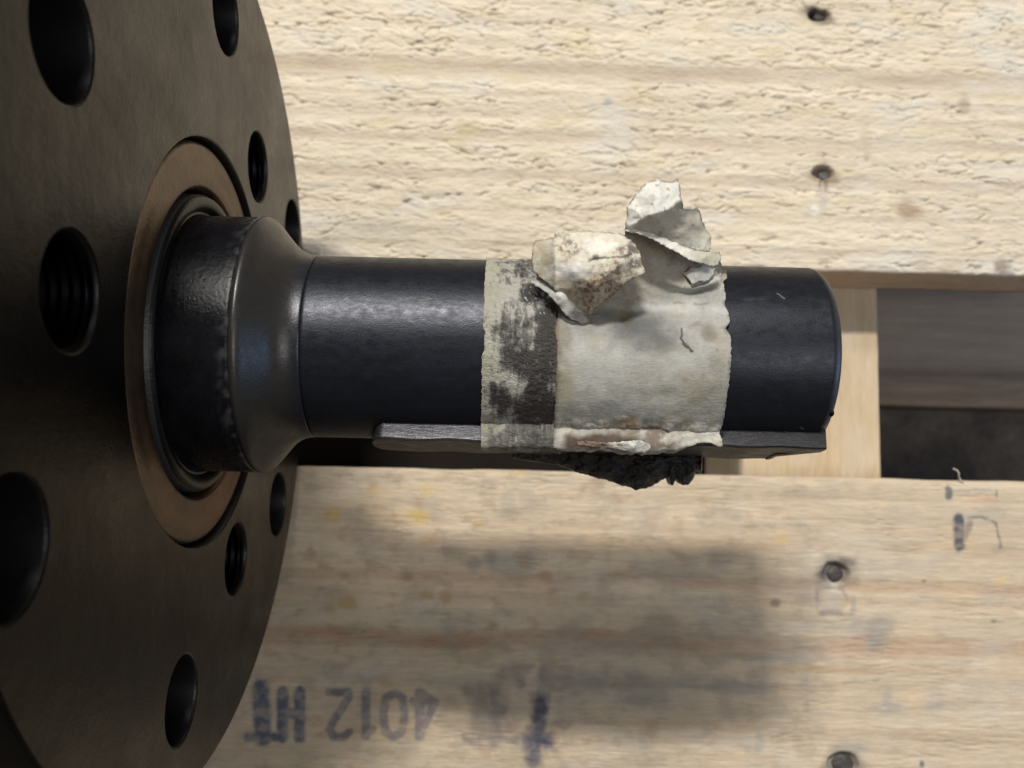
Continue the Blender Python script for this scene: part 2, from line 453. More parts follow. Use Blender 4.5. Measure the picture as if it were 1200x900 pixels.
    C = mix(C, (.33, .22, .14), .35 * ss(.15, .5, fbm(X * 2.6, Y * 4.2, 78, 4)) * (1 - .6 * ss(at(700, 0, ZT)[0], at(1000, 0, ZT)[0], X)))
    px = (CAM[2] - ZT) / FPX
    def pl(pts):
        return [tuple(at(u, v, ZT)[:2]) for u, v in pts]
    wear_glint = .62 + .38 * ss(-.35, .25, fbm(X * 5, Y * 7, 81, 4))
    wx, wy = X + .012 * fbm(X * 9, Y * 9, 82, 2), Y + .012 * fbm(X * 9, Y * 9, 83, 2)
    ink = 0
    for pts, hw in stroke_ink():
        ink = np.maximum(ink, 1 - ss(hw * .80 * px, hw * 1.75 * px, segd(wx, wy, pl(pts))))
    fade = .90 - .32 * ss(at(360, 0, ZT)[0], at(500, 0, ZT)[0], X)
    C = mix(C, (.062, .085, .145), ink * wear_glint * fade)
    s2 = 0
    wx, wy = X + .10 * fbm(X * 4, Y * 4, 84, 4), Y + .08 * fbm(X * 4, Y * 4, 85, 4)
    for pts, hw, a in SM:
        s2 = np.maximum(s2, a * (1 - ss(hw * .2 * px, hw * 1.6 * px, segd(wx, wy, pl(pts)))))
    C = mix(C, (.045, .055, .10), s2 * (.6 + .4 * wear_glint))
    ln = 0
    wx, wy = X + .03 * fbm(X * 8, Y * 8, 86, 3), Y + .02 * fbm(X * 8, Y * 8, 87, 3)
    for pts, hw, a in (([(1124, 608), (1124, 640)], 7, .95), ([(1112, 572), (1112, 582)], 4, .75), ([(1135, 607), (1150, 606), (1166, 612), (1171, 630), (1173, 642)], 1.6, .6),
                       ([(1137, 612), (1131, 630)], 4, .5), ([(1167, 575), (1167, 582)], 1.5, .5), ([(1115, 575), (1160, 573)], 1.2, .3),
                       ([(962, 718), (996, 720)], 3, .45), ([(990, 800), (1030, 797)], 1.3, .4)):
        ln = np.maximum(ln, a * (1 - ss(hw * .5 * px, hw * 1.3 * px, segd(wx, wy, pl(pts)))))
    C = mix(C, (.06, .07, .09), ln * wear_glint)
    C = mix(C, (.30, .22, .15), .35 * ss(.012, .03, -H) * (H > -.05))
    return C

pallet = empty('wooden_pallet', (5, 0, -10.3))
tag(pallet, 'stained wooden pallet of rough pine boards under the steel shaft', 'pallet')
def under(o, root):
    o.parent = root
    o.matrix_parent_inverse = root.matrix_world.inverted()
bpy.context.view_layer.update()
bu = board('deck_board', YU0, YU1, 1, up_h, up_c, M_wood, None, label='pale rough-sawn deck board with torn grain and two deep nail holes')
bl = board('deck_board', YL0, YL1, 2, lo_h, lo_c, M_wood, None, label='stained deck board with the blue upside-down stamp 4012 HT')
under(bu, pallet); under(bl, pallet)

def plain_board(name, x0, x1, y0, y1, z0, z1, colf, mt, nx, ny, amp=.015, seed=3):
    """a closed plank whose top and side faces are finely divided and uneven; profile runs across x"""
    nz = 10
    px = [(x0, z0 + (z1 - z0) * k / nz) for k in range(nz)] + [(x0 + .02, z1 - .01)] + [(x, z1) for x in np.linspace(x0 + .05, x1 - .05, nx)] + \
         [(x1 - .02, z1 - .01)] + [(x1, z1 + (z0 - z1) * (k + 1) / 4) for k in range(4)]
    px = np.array(px)
    ys = np.linspace(y0, y1, ny)
    X = np.repeat(px[:, 0][:, None], ny, 1)
    Z = np.repeat(px[:, 1][:, None], ny, 1)
    Y = np.repeat(ys[None, :], len(px), 0)
    Zw = Z + np.where(Z > z1 - .005, amp * fbm(X * 6, Y * .8, seed, 4), 0)
    Xw = X + np.where(Z < z1 - .005, amp * fbm(Z * 5, Y * .8, seed + 1, 4), 0)
    me = grid_mesh(name, np.stack([Xw, Y, Zw], -1), wrap_i=True, caps=True)
    me.flip_normals()
    setcol(me, colf(X, Y, Z))
    return link(name, me, mt)
def cross_c(X, Y, Z):
    g = fbm(X * 3.2 + .2 * Z * 10, Y * .22, 91, 5)
    g2 = fbm(X * 13, Y * .7, 92, 4)
    C = np.array([.50, .395, .265]) * (1 + .10 * g2)[..., None]
    C = mix(C, (.46, .335, .215), .8 * ss(0, .5, g))
    C = mix(C, (.54, .46, .36), .5 * ss(-.1, .5, fbm(X * 2, Y * 1.2, 93, 3)))
    return C
cb = plain_board('stringer', 7.52, 10.03, -8.0, 8.3, -9.1, ZT - TH - .004, cross_c, M_woodx, 150, 520)
under(cb, pallet)
cb['label'] = 'pale cross timber joining the two deck boards'
def low_c(X, Y, Z):
    g = fbm(X * .3, Y * 5, 95, 5)
    C = np.array([.27, .205, .15]) * (1 + .45 * g + .2 * fbm(X * 1.2, Y * 16, 97, 4))[..., None]
    C = mix(C, (.31, .275, .235), .6 * ss(.7, 1.5, Y + .2 * g))
    C = mix(C, (.13, .11, .095), .7 * np.exp(-((Y - 1.05 - .05 * g) / .16) ** 2))
    return C
def bottom_board(y0, y1):
    ys = np.concatenate([[y0, y0], np.linspace(y0 + .02, y1 - .02, 90), [y1, y1]])
    zs = np.concatenate([[-10.2, -9.13], np.full(90, -9.105), [-9.13, -10.2]])
    xs = np.linspace(-9, 15.5, 260)
    X = np.repeat(xs[None, :], len(ys), 0); Y = np.repeat(ys[:, None], len(xs), 1); Z = np.repeat(zs[:, None], len(xs), 1)
    Zw = Z + np.where(Z > -9.12, .02 * fbm(X * .8, Y * 5, 96, 4), 0)
    me = grid_mesh('bottom_board', np.stack([X, Y, Zw], -1), wrap_i=True, caps=True)
    setcol(me, low_c(X, Y, Z))
    o = link('bottom_board', me, M_wood)
    under(o, pallet)
    return o
b1 = bottom_board(.38, 5.4)
b1['label'] = 'dark weathered bottom board deep in the gap'
def shade_c(X, Y, Z):
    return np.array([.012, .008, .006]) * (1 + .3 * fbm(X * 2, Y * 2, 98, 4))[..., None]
db = plain_board('bottom_board', -7.0, 7.45, -3.6, .34, -10.24, -9.15, shade_c, M_wood, 60, 40)  # added board, its near-black colour stands in for the machine's shade
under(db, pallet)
db['label'] = 'near-black added board standing in for the shade below the shaft'
# nails
def nail(u, v, r, z, parent, tilt=0):
    p = at(u, v, z)
    bm = bmesh.new()
    n = 20
    rings = [(0, .0), (.55, .004), (.85, -.012), (1, -.05), (.93, -.09), (.4, -.11), (.4, -1.1)]
    prev = None
    for k, (rr, zz) in enumerate(rings):
        if rr == 0:
            c = bm.verts.new((0, 0, zz)); prev = [c]
            continue
        cur = [bm.verts.new((r * rr * math.cos(2 * math.pi * i / n) * (1 + .05 * random.uniform(-1, 1)), r * rr * math.sin(2 * math.pi * i / n), zz)) for i in range(n)]
        for i in range(n):
            j = (i + 1) % n
            if len(prev) == 1:
                bm.faces.new((prev[0], cur[i], cur[j]))
            else:
                bm.faces.new((prev[i], cur[i], cur[j], prev[j]))
        prev = cur
    for f in bm.faces:
        f.smooth = True
    me = bpy.data.meshes.new('nail')
    bm.to_mesh(me); bm.free()
    o = link('nail', me, M_nail)
    o.location = p
    o.rotation_euler = (tilt, tilt * .5, 0)
    bpy.context.view_layer.update()
    o.parent = parent
    o.matrix_parent_inverse = (pallet.matrix_world @ parent.matrix_parent_inverse @ parent.matrix_basis).inverted()
    return o
nail(961, 18, .13, ZT - .12, bu, .2)
nail(966, 205, .12, ZT - .11, bu, -.25)
nail(979, 673, .15, ZT - .085, bl, .06)
nail(988, 897, .20, ZT - .075, bl, .04)

# floor under the pallet
me = grid_mesh('floor', np.stack([*np.meshgrid(np.linspace(-60, 70, 60), np.linspace(-60, 60, 60), indexing='ij'), np.full((60, 60), -10.25)], -1))
fl = link('floor', me, M_floor)
tag(fl, kind='structure')

# ------------------------------------------------------------------ the flanged machine with its shaft
RF, TF = 4.76, 1.1
machine = empty('flanged_shaft_unit', (0, 0, 0))
tag(machine, 'dark machined steel flange with a keyed black shaft sticking out over the pallet', 'machine')
HOLES = [(1.70, 3.62, .47, 0), (3.80, .13, .46, 0), (2.29, -3.47, .46, 0), (-1.84, -3.42, .46, 0), (-3.77, .22, .45, 0), (-1.96, 3.78, .50, 0),
         (-.10, 3.21, .455, 1), (2.56, -1.47, .45, 1), (-2.47, -1.45, .44, 1)]
BORE = 2.222
def plate(name, ro, x1, x0, holes, bore, m, bev=.03):
    """a disc across the shaft from x0 to x1 with chamfered holes: both faces triangulated round the openings"""
    from mathutils.geometry import delaunay_2d_cdt
    loops = [(0, 0, ro, 256, 1), (0, 0, bore, 160, -1)] + [(y, z, r, 56, -1) for y, z, r, t in holes]
    pts, edges, spans = [], [], []
    for cy_, cz_, r, n, sg in loops:
        k0 = len(pts)
        rr = r - sg * bev
        for i in range(n):
            a_ = 2 * math.pi * i / n
            pts.append(Vector((cy_ + rr * math.cos(a_), cz_ + rr * math.sin(a_))))
        edges += [(k0 + i, k0 + (i + 1) % n) for i in range(n)]
        spans.append((k0, n))
    vo, eo, fo_, ov, oe, of = delaunay_2d_cdt(pts, edges, [], 0, 1e-6)
    verts = [v for v in vo]
    tris = []
    for f in fo_:
        c = sum((verts[i] for i in f), Vector((0, 0))) / len(f)
        if c.length > ro - bev - 1e-4 * 0 and c.length > ro:
            continue
        if c.length < bore + bev - .004 or any(math.hypot(c.x - y, c.y - z) < r + bev - .004 for y, z, r, t in holes):
            continue
        tris.append(list(f))
    back = {}
    for i, ori in enumerate(ov):
        for q in ori:
            back[q] = i
    V, F, WALL = [], [], []
    nv = len(verts)
    for v in verts:
        V.append((x1, v.x, v.y))
    for v in verts:
        V.append((x0, v.x, v.y))
    for f in tris:
        F.append(f); F.append([i + nv for i in reversed(f)])
    for (cy_, cz_, r, n, sg), (k0, _) in zip(loops, spans):
        base = len(V)
        rings = [(x1 - bev * .3, r - sg * bev * .3), (x1 - bev, r), (x0 + bev, r)]
        for x, rr in rings:
            for i in range(n):
                a_ = 2 * math.pi * i / n
                V.append((x, cy_ + rr * math.cos(a_), cz_ + rr * math.sin(a_)))
        ids = [[back[k0 + i] for i in range(n)]] + [[base + q * n + i for i in range(n)] for q in range(3)] + [[back[k0 + i] + nv for i in range(n)]]
        for r0, r1 in zip(ids[:-1], ids[1:]):
            for i in range(n):
                j = (i + 1) % n
                if sg < 0 and r0 is not ids[0]:
                    WALL.append(len(F))
                F.append([r0[i], r1[i], r1[j], r0[j]])
    me = bpy.data.meshes.new(name)
    me.from_pydata(V, [], F)
    me.materials.append(m); me.materials.append(M_bore)
    wl = set(WALL)
    for p in me.polygons:
        p.material_index = 1 if p.index in wl else 0
    bm = bmesh.new(); bm.from_mesh(me)
    bmesh.ops.recalc_face_normals(bm, faces=bm.faces)
    for f in bm.faces:
        f.smooth = len(f.verts) == 4 and abs(f.normal.x) < .3
    bm.to_mesh(me); bm.free()
    return link(name, me, None, machine)
plate('flange', RF, 0, -TF, HOLES, BORE, M_flange)

def lathe(name, prof, m, seg=128, parent=machine, axis=(0, 0), wob=0, colf=None, a0=0, a1=2 * math.pi, closed=True):
    prof = np.array(prof, float)
    th = np.linspace(a0, a1, seg, endpoint=not closed)
    X = np.repeat(prof[:, 0][:, None], seg, 1)
    Rr = np.repeat(prof[:, 1][:, None], seg, 1)
    T = np.repeat(th[None, :], len(prof), 0)
    if wob:
        Rr = Rr + wob * fbm(np.cos(T) * 2 + 5, np.sin(T) * 2 + X * 3, 7, 3) * (Rr > .01)
    P = np.stack([X, axis[0] + Rr * np.sin(T), axis[1] + Rr * np.cos(T)], -1)
    me = grid_mesh(name, P, wrap_j=closed)
    if colf is not None:
        setcol(me, colf(X, Rr, T))
    return link(name, me, m, parent)

# housing behind the flange: a squarish cast body standing a little taller than the flange
def housing():
    n = 96
    th = np.linspace(0, 2 * math.pi, n, endpoint=False)
    rows = []
    def sq(h0, h1, p=5):
        c, s = np.cos(th), np.sin(th)
        r = (np.abs(c) ** p + np.abs(s) ** p) ** (-1 / p)
        y, z = r * s, r * c
        return np.where(y > 0, y * h1, y * 4.4), np.where(z > 0, z * 4.3, z * 4.55)
    for x, k in ((-TF - .004, .0), (-TF - .004, .93), (-TF - .05, .96), (-TF - .3, 1.0), (-6, 1.0), (-6.2, .98), (-6.2, 0)):
        y, z = sq(4.4, 5.0)
        rows.append(np.stack([np.full(n, x), y * k, z * k], -1))
    me = grid_mesh('housing', np.array(rows), wrap_j=True)
    return link('housing', me, M_body, machine)
housing()

# threads in the three tapped holes, plain dark liners are not needed in the through holes
def thread(y, z, r):
    prof = []
    x = -.03
    prof.append((-.005, r * 1.045)); prof.append((-.06, r * .985))
    x = -.06
    while x > -TF:
        prof.append((x, r * .985)); prof.append((x - .035, r * .93)); prof.append((x - .05, r * .93)); prof.append((x - .085, r * .985))
        x -= .092
    prof.append((-TF, r * .9)); prof.append((-TF, 0))
    return lathe('thread', prof, M_thread, seg=56, axis=(y, z))
for y, z, r, t in HOLES:
    if t:
        thread(y, z, r)

def ring_c(X, Rr, T):
    c = np.array([.125, .084, .050]) * (1 + .25 * fbm(np.cos(T) * 2.5 * Rr, np.sin(T) * 2.5 * Rr, 101, 4))[..., None]
    rust = (1 - ss(1.66, 1.95, Rr + .10 * fbm(np.cos(T) * 4, np.sin(T) * 4, 102, 3)))
    c = mix(c, (.07, .036, .018), .8 * rust)
    low = ss(.2, .95, -np.sin(T)) * ss(-.3, .5, -np.cos(T))
    c = mix(c, (.13, .055, .032), .6 * low)
    c = mix(c, (.20, .165, .12), .6 * ss(2.10, 2.15, Rr))
    return c
XR = -.05
rr = [(-.5, 1.68), (XR - .05, 1.68), (XR - .012, 1.70)] + [(XR + .003 * math.sin(k * .4), r) for k, r in enumerate(np.linspace(1.72, 2.13, 26))] + [(XR - .02, 2.165), (XR - .07, 2.185), (-.6, 2.19)]
lathe('retaining_ring', rr, M_ring, seg=220, colf=ring_c)
# bore wall floor (recess behind ring) and oil seal
lathe('oil_seal', [(-.6, 2.3), (-.6, 1.70), (-.30, 1.69), (-.28, 1.63), (-.06, 1.625), (-.035, 1.60)], M_rubber, seg=160)
lathe('seal_ring', [(-.05, 1.612), (-.012, 1.60), (-.004, 1.575), (-.008, 1.50), (-.03, 1.465), (-.12, 1.44)], M_seal, seg=160, wob=.004)
lathe('seal_lip', [(-.14, 1.47), (-.07, 1.45), (-.05, 1.425), (-.07, 1.40), (-.5, 1.38)], M_rubber, seg=160)

XE = 6.684
# shaft collar: glossy black sealing land
xs = np.linspace(-.9, .60, 60)
def coll_c(X, Rr, T):
    n = fbm(X * 5, T * 6, 111, 5)
    c = np.array([.006, .006, .008]) * (1 + .6 * n)[..., None]
    return mix(c, (.08, .08, .085), .55 * ss(.45, .62, X) * ss(-.2, .5, fbm(X * 9, T * 14, 112, 5)))
M_coll = mat('oily_black_steel', attr='Col', rough=.3, metal=0, spec=.20, rvar=((18, 12, 12), .14, .36, 7), bump=[((26, 26, 26), .0055, 6)])
lathe('shaft_collar', [(x, 1.40) for x in xs] + [(.612, 1.395), (.62, 1.37)], M_coll, seg=200, colf=coll_c)
# shaft proper with its rounded shoulder
prof = [(.612, 1.2), (.614, 1.385)]
ctl = np.array([(.62, 1.395), (.655, 1.408), (.70, 1.388), (.76, 1.325), (.82, 1.25), (.88, 1.178), (.94, 1.112), (1.0, 1.062), (1.06, 1.03), (1.12, 1.012), (1.19, 1.003)])
for k in range(len(ctl) - 1):
    for s in np.linspace(0, 1, 6, endpoint=False):
        p0, p1, p2, p3 = ctl[max(k - 1, 0)], ctl[k], ctl[k + 1], ctl[min(k + 2, len(ctl) - 1)]
        q = .5 * ((2 * p1) + (-p0 + p2) * s + (2 * p0 - 5 * p1 + 4 * p2 - p3) * s * s + (-p0 + 3 * p1 - 3 * p2 + p3) * s ** 3)
        prof.append(tuple(q))
shoulder_prof = prof + [(1.20, 1.002), (1.205, .995)]
prof = [(1.206, .90), (1.2065, .994), (1.216, 1.0)]
prof += [(x, 1.0) for x in np.concatenate([np.arange(1.24, 5.9, .025), np.arange(5.9, XE - .12, .012)])]
prof += [(XE - .11, 1.0), (XE - .10, .999), (XE - .05, .975), (XE - .012, .945), (XE, .92), (XE, .5), (XE, .0)]
def shaft_c(X, Rr, T):
    cx, cy = np.cos(T) * 1.0, np.sin(T)
    n = fbm(X * 1.6, T * 3, 121, 5)
    n2 = fbm(X * 9, T * 9, 122, 5)
    c = np.array([.0125, .0145, .022]) * (1 + .25 * n + .2 * n2)[..., None]
    sh = 1 - ss(1.0, 1.22, X)
    c = mix(c, (.027, .025, .023), sh * .92)                          # duller grey shoulder
    wear_glint = ss(.0, .8, fbm(X * 11, T * 30, 123, 6, .7) + .3 * np.exp(-((T - .30) / .16) ** 2) - .1) * np.exp(-((T - .28) / .22) ** 2) * ss(1.2, 1.35, X) * (1 - ss(3.4, 4.2, X))  # lamp's highlight along the shaft, painted in as lighter mottling
    c = mix(c, (.075, .075, .08), .6 * wear_glint)
    w2 = ss(.25, .75, fbm(X * 4, T * 8, 124, 6)) * np.exp(-((X - 6.05) / .42) ** 2 - ((T - .42) / .35) ** 2)
    c = mix(c, (.06, .062, .075), .6 * w2)
    c = mix(c, (.10, .10, .105), ss(XE - .10, XE - .03, X) * .7)
    for (x0, t0, x1, t1, wd) in ((6.05, .58, 6.12, .50, .004), (6.36, -.95, 6.41, -.985, .004)):
        d = segd(X, T, [(x0, t0), (x1, t1)])
        c = mix(c, (.26, .26, .28), 1 - ss(wd * .5, wd * 1.6, d))
    return c

lathe('shaft_shoulder', shoulder_prof, M_shoulder, seg=320, colf=shaft_c)
lathe('shaft', prof, M_shaft, seg=560, colf=shaft_c, a0=-math.pi, a1=math.pi)

# machine key in its slot
KA, KH, KO = R_(-83), .40, 1.09
kd = np.array([math.sin(KA), math.cos(KA)]); kt = np.array([math.cos(KA), -math.sin(KA)])
def kpt(x, r, t):
    q = kd * r + kt * t
    return (x, q[0], q[1])
def key():
    # stadium outline seen along the radius: round at the left end, chipped bevel at the right end
    xs0, xe = 1.86, XE - .03
    side = [(xs0 + .10, KH), ]
    prof = [(.70, 0), (KO - .035, 0), (KO - .008, .010), (KO, .035)]
    n = 200
    X = np.concatenate([np.linspace(0, .17, 16), np.linspace(.19, xe - xs0, n)]) + xs0
    half = KH * np.sqrt(np.clip(1 - (np.clip(1 - (X - xs0) / .16, 0, 1)) ** 2.0, 0, 1)) + .002
    rows = []
    section = [(.70, 1, 0), (.9, 1, 0), (1.0, 1, 0), (KO - .02, 1, 0), (KO - .005, 1, -.012), (KO, 1, -.035), (KO, .5, 0), (KO, 0, 0), (KO, -.5, 0), (KO, -1, .035), (KO - .03, -1, 0), (.70, -1, 0)]
    for (r, s, d) in section:
        row = []
        for x, h in zip(X, half):
            xx = x
            # the right end is cut back on the outer face and left longer at the shaft
            e = max(0, (x - (xe - .35)) / .35)
            k = 1.0
            if e > 0:
                xx = (xe - .35) + e * (.35 if r > .85 else .32) - e * (.0 if s > 0 else .42)
            wobble = .006 * math.sin(x * 9 + r * 5)
            row.append(kpt(xx, r + (wobble if r > 1.05 else 0), s * h + d))
        rows.append(row)
    P = np.array(rows)
    me = grid_mesh('key', P, smooth=False, wrap_i=True, caps=True)
    Xg = P[..., 0]; sgn = np.array([s[1] for s in section])[:, None] * np.ones_like(Xg)
    g = fbm(Xg * 5, sgn * 3 + P[..., 2] * 6, 131, 5)
    c = np.array([.060, .060, .066]) * (1 + .4 * g)[..., None]
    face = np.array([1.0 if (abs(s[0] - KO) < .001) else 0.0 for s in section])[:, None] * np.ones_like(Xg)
    c = mix(c, (.018, .017, .017), face * .85)  # outer face darkened in the colour, as the side turned from the lamp
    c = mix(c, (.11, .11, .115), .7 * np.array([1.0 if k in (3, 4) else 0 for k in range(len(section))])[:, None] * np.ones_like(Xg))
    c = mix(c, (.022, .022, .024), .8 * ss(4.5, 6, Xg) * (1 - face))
    setcol(me, c)
    bm = bmesh.new(); bm.from_mesh(me)
    bmesh.ops.recalc_face_normals(bm, faces=bm.faces)
    bm.to_mesh(me); bm.free()
    o = link('key', me, M_key, machine)
    o['label'] = 'grey steel key set in the slot along the shaft'
    return o
key()
# dark mouth of the slot round the key's left end
def slot():
    pts = []
    bm = bmesh.new()
    n = 26
    vs_in, vs_out = [], []
    for i in range(n + 1):
        a = -math.pi / 2 + math.pi * i / n
        for lst, hw, ln in ((vs_in, KH * .9, .36), (vs_out, KH + .03, .46)):
            x = 1.86 + .42 - ln * math.cos(a) if True else 0
            t = hw * math.sin(a)
            th = KA + math.asin(max(-.99, min(.99, t)))
            # t is measured toward the camera side: angle grows
            r = 1.0035
            lst.append(bm.verts.new((x, r * math.sin(th), r * math.cos(th))))
    for i in range(n):
        bm.faces.new((vs_in[i], vs_out[i], vs_out[i + 1], vs_in[i + 1]))
    me = bpy.data.meshes.new('keyway')
    bm.to_mesh(me); bm.free()
    return link('keyway', me, M_rubber, machine)
slot()
# little raised burr at the shaft end
def burr():
    bm = bmesh.new()
    a = R_(-44)
    c = Vector((XE - .035, 0.955 * math.sin(a), .955 * math.cos(a)))
    bmesh.ops.create_icosphere(bm, subdivisions=2, radius=.036)
    for v in bm.verts:
        n = perlin(np.array([v.co.x * 20]), np.array([v.co.y * 20 + v.co.z * 13]), 5)[0]
        v.co *= 1 + .4 * n
        v.co.x *= .8
        v.co.z *= 1.2
        v.co += c
    me = bpy.data.meshes.new('burr')
    bm.to_mesh(me); bm.free()
    return link('burr', me, M_coll, machine)
burr()

# ------------------------------------------------------------------ paper wrapped round the shaft
def solid(o, th, off=1):
    md = o.modifiers.new('thickness', 'SOLIDIFY')
    md.thickness = th
    md.offset = off
def wrap_radius(T, base, X, seed, lump=0.0):
    """follows the shaft, then bridges straight to the outer edge of the key"""
    r = np.full(T.shape, base)
    return r + lump * fbm(X * 2.2, T * 3, seed, 5)
def cylp(X, r, T):
    return np.stack([X, r * np.sin(T), r * np.cos(T)], -1)
# corner of the key nearest the camera: angle and radius
kc = kd * KO + kt * KH
KCA, KCR = math.atan2(kc[0], kc[1]), math.hypot(*kc)       # about -63 deg
kc2 = kd * KO - kt * KH
def sheet_path(n, base, a_top, over):
    """cross-section path of a wrap, from behind the shaft over the top to the key; returns (T, r) rows. over = how far past the key's corner"""
    Ta = np.linspace(a_top, R_(-56), n)
    pts = [(a, base) for a in Ta]
    q0 = np.array([base * math.sin(R_(-56)), base * math.cos(R_(-56))])
    q1 = kc + kd * .03 + kt * .03
    for s in np.linspace(.1, 1, 12):
        q = q0 * (1 - s) + q1 * s + kt * .02 * math.sin(s * math.pi)
        pts.append((math.atan2(q[0], q[1]), math.hypot(*q)))
    for s in np.linspace(.05, 1, 10):
        q = q1 - kt * over * s + kd * .02
        pts.append((math.atan2(q[0], q[1]), math.hypot(*q)))
    return np.array(pts)

def build_wrap(name, x0, x1, base, a_top, over, nx, nt, seed, colf, m, edge_l, edge_r, edge_b, lump=.009, label=None, cat='paper', lname=None):
    path = sheet_path(nt, base, a_top, over)
    sarc = np.concatenate([[0], np.cumsum(np.hypot(np.diff(path[:, 0]) * 1.05, np.diff(path[:, 1])))])
    nj = len(path)
    u = np.linspace(0, 1, nx)
    T = np.repeat(path[:, 0][:, None], nx, 1)
    r = np.repeat(path[:, 1][:, None], nx, 1)
    Sx = np.repeat(sarc[:, None], nx, 1)
    xl = x0 + edge_l(T[:, :1]); xr = x1 + edge_r(T[:, :1])
    X = xl + (xr - xl) * u[None, :]
    # torn bottom edge: shorten or lengthen the last rows
    eb = edge_b(X)
    k = ss(sarc[-24], sarc[-1], Sx)
    T = T - k * 0
    lum = lump * (1 + 2.2 * ss(sarc[-1] - .55, sarc[-1] - .25, Sx)) * fbm(X * 3.5, Sx * 4.2, seed + 8, 5) * ss(sarc[-1] - .9, sarc[-1] - .4, Sx) + lump * fbm(X * 1.8, Sx * 2.2, seed, 5) + lump * .6 * perlin(X * 7, Sx * 4, seed + 2)
    r = r + lum + .010
    P = cylp(X, r, T)
    kk = np.exp(-((Sx - (sarc[-1] - .36)) / .10) ** 2)
    wv = kk * .045 * fbm(X * 4.5, X * 0 + seed, seed + 6, 5, .65)
    P = P + wv[..., None] * np.array([0, -.7, .7]) + (kk * .02 * fbm(X * 9, Sx * 8, seed + 7, 4))[..., None] * np.array([0, 0, 1])
    push = (k * eb)[..., None] * np.array([0, kd[0] * .4 - kt[0], kd[1] * .4 - kt[1]])
    P = P + push
    me = grid_mesh(name, P)
    setcol(me, colf(X, T, Sx - sarc[-1], u[None, :] + 0 * T))
    # tear: drop faces beyond a noisy line
    o = link(name, me, m)
    solid(o, .02, 0)
    return o, me

def jag(v, seed, a, f=9):
    return a * fbm(v * f, v * 0 + seed, seed, 5, .65) 

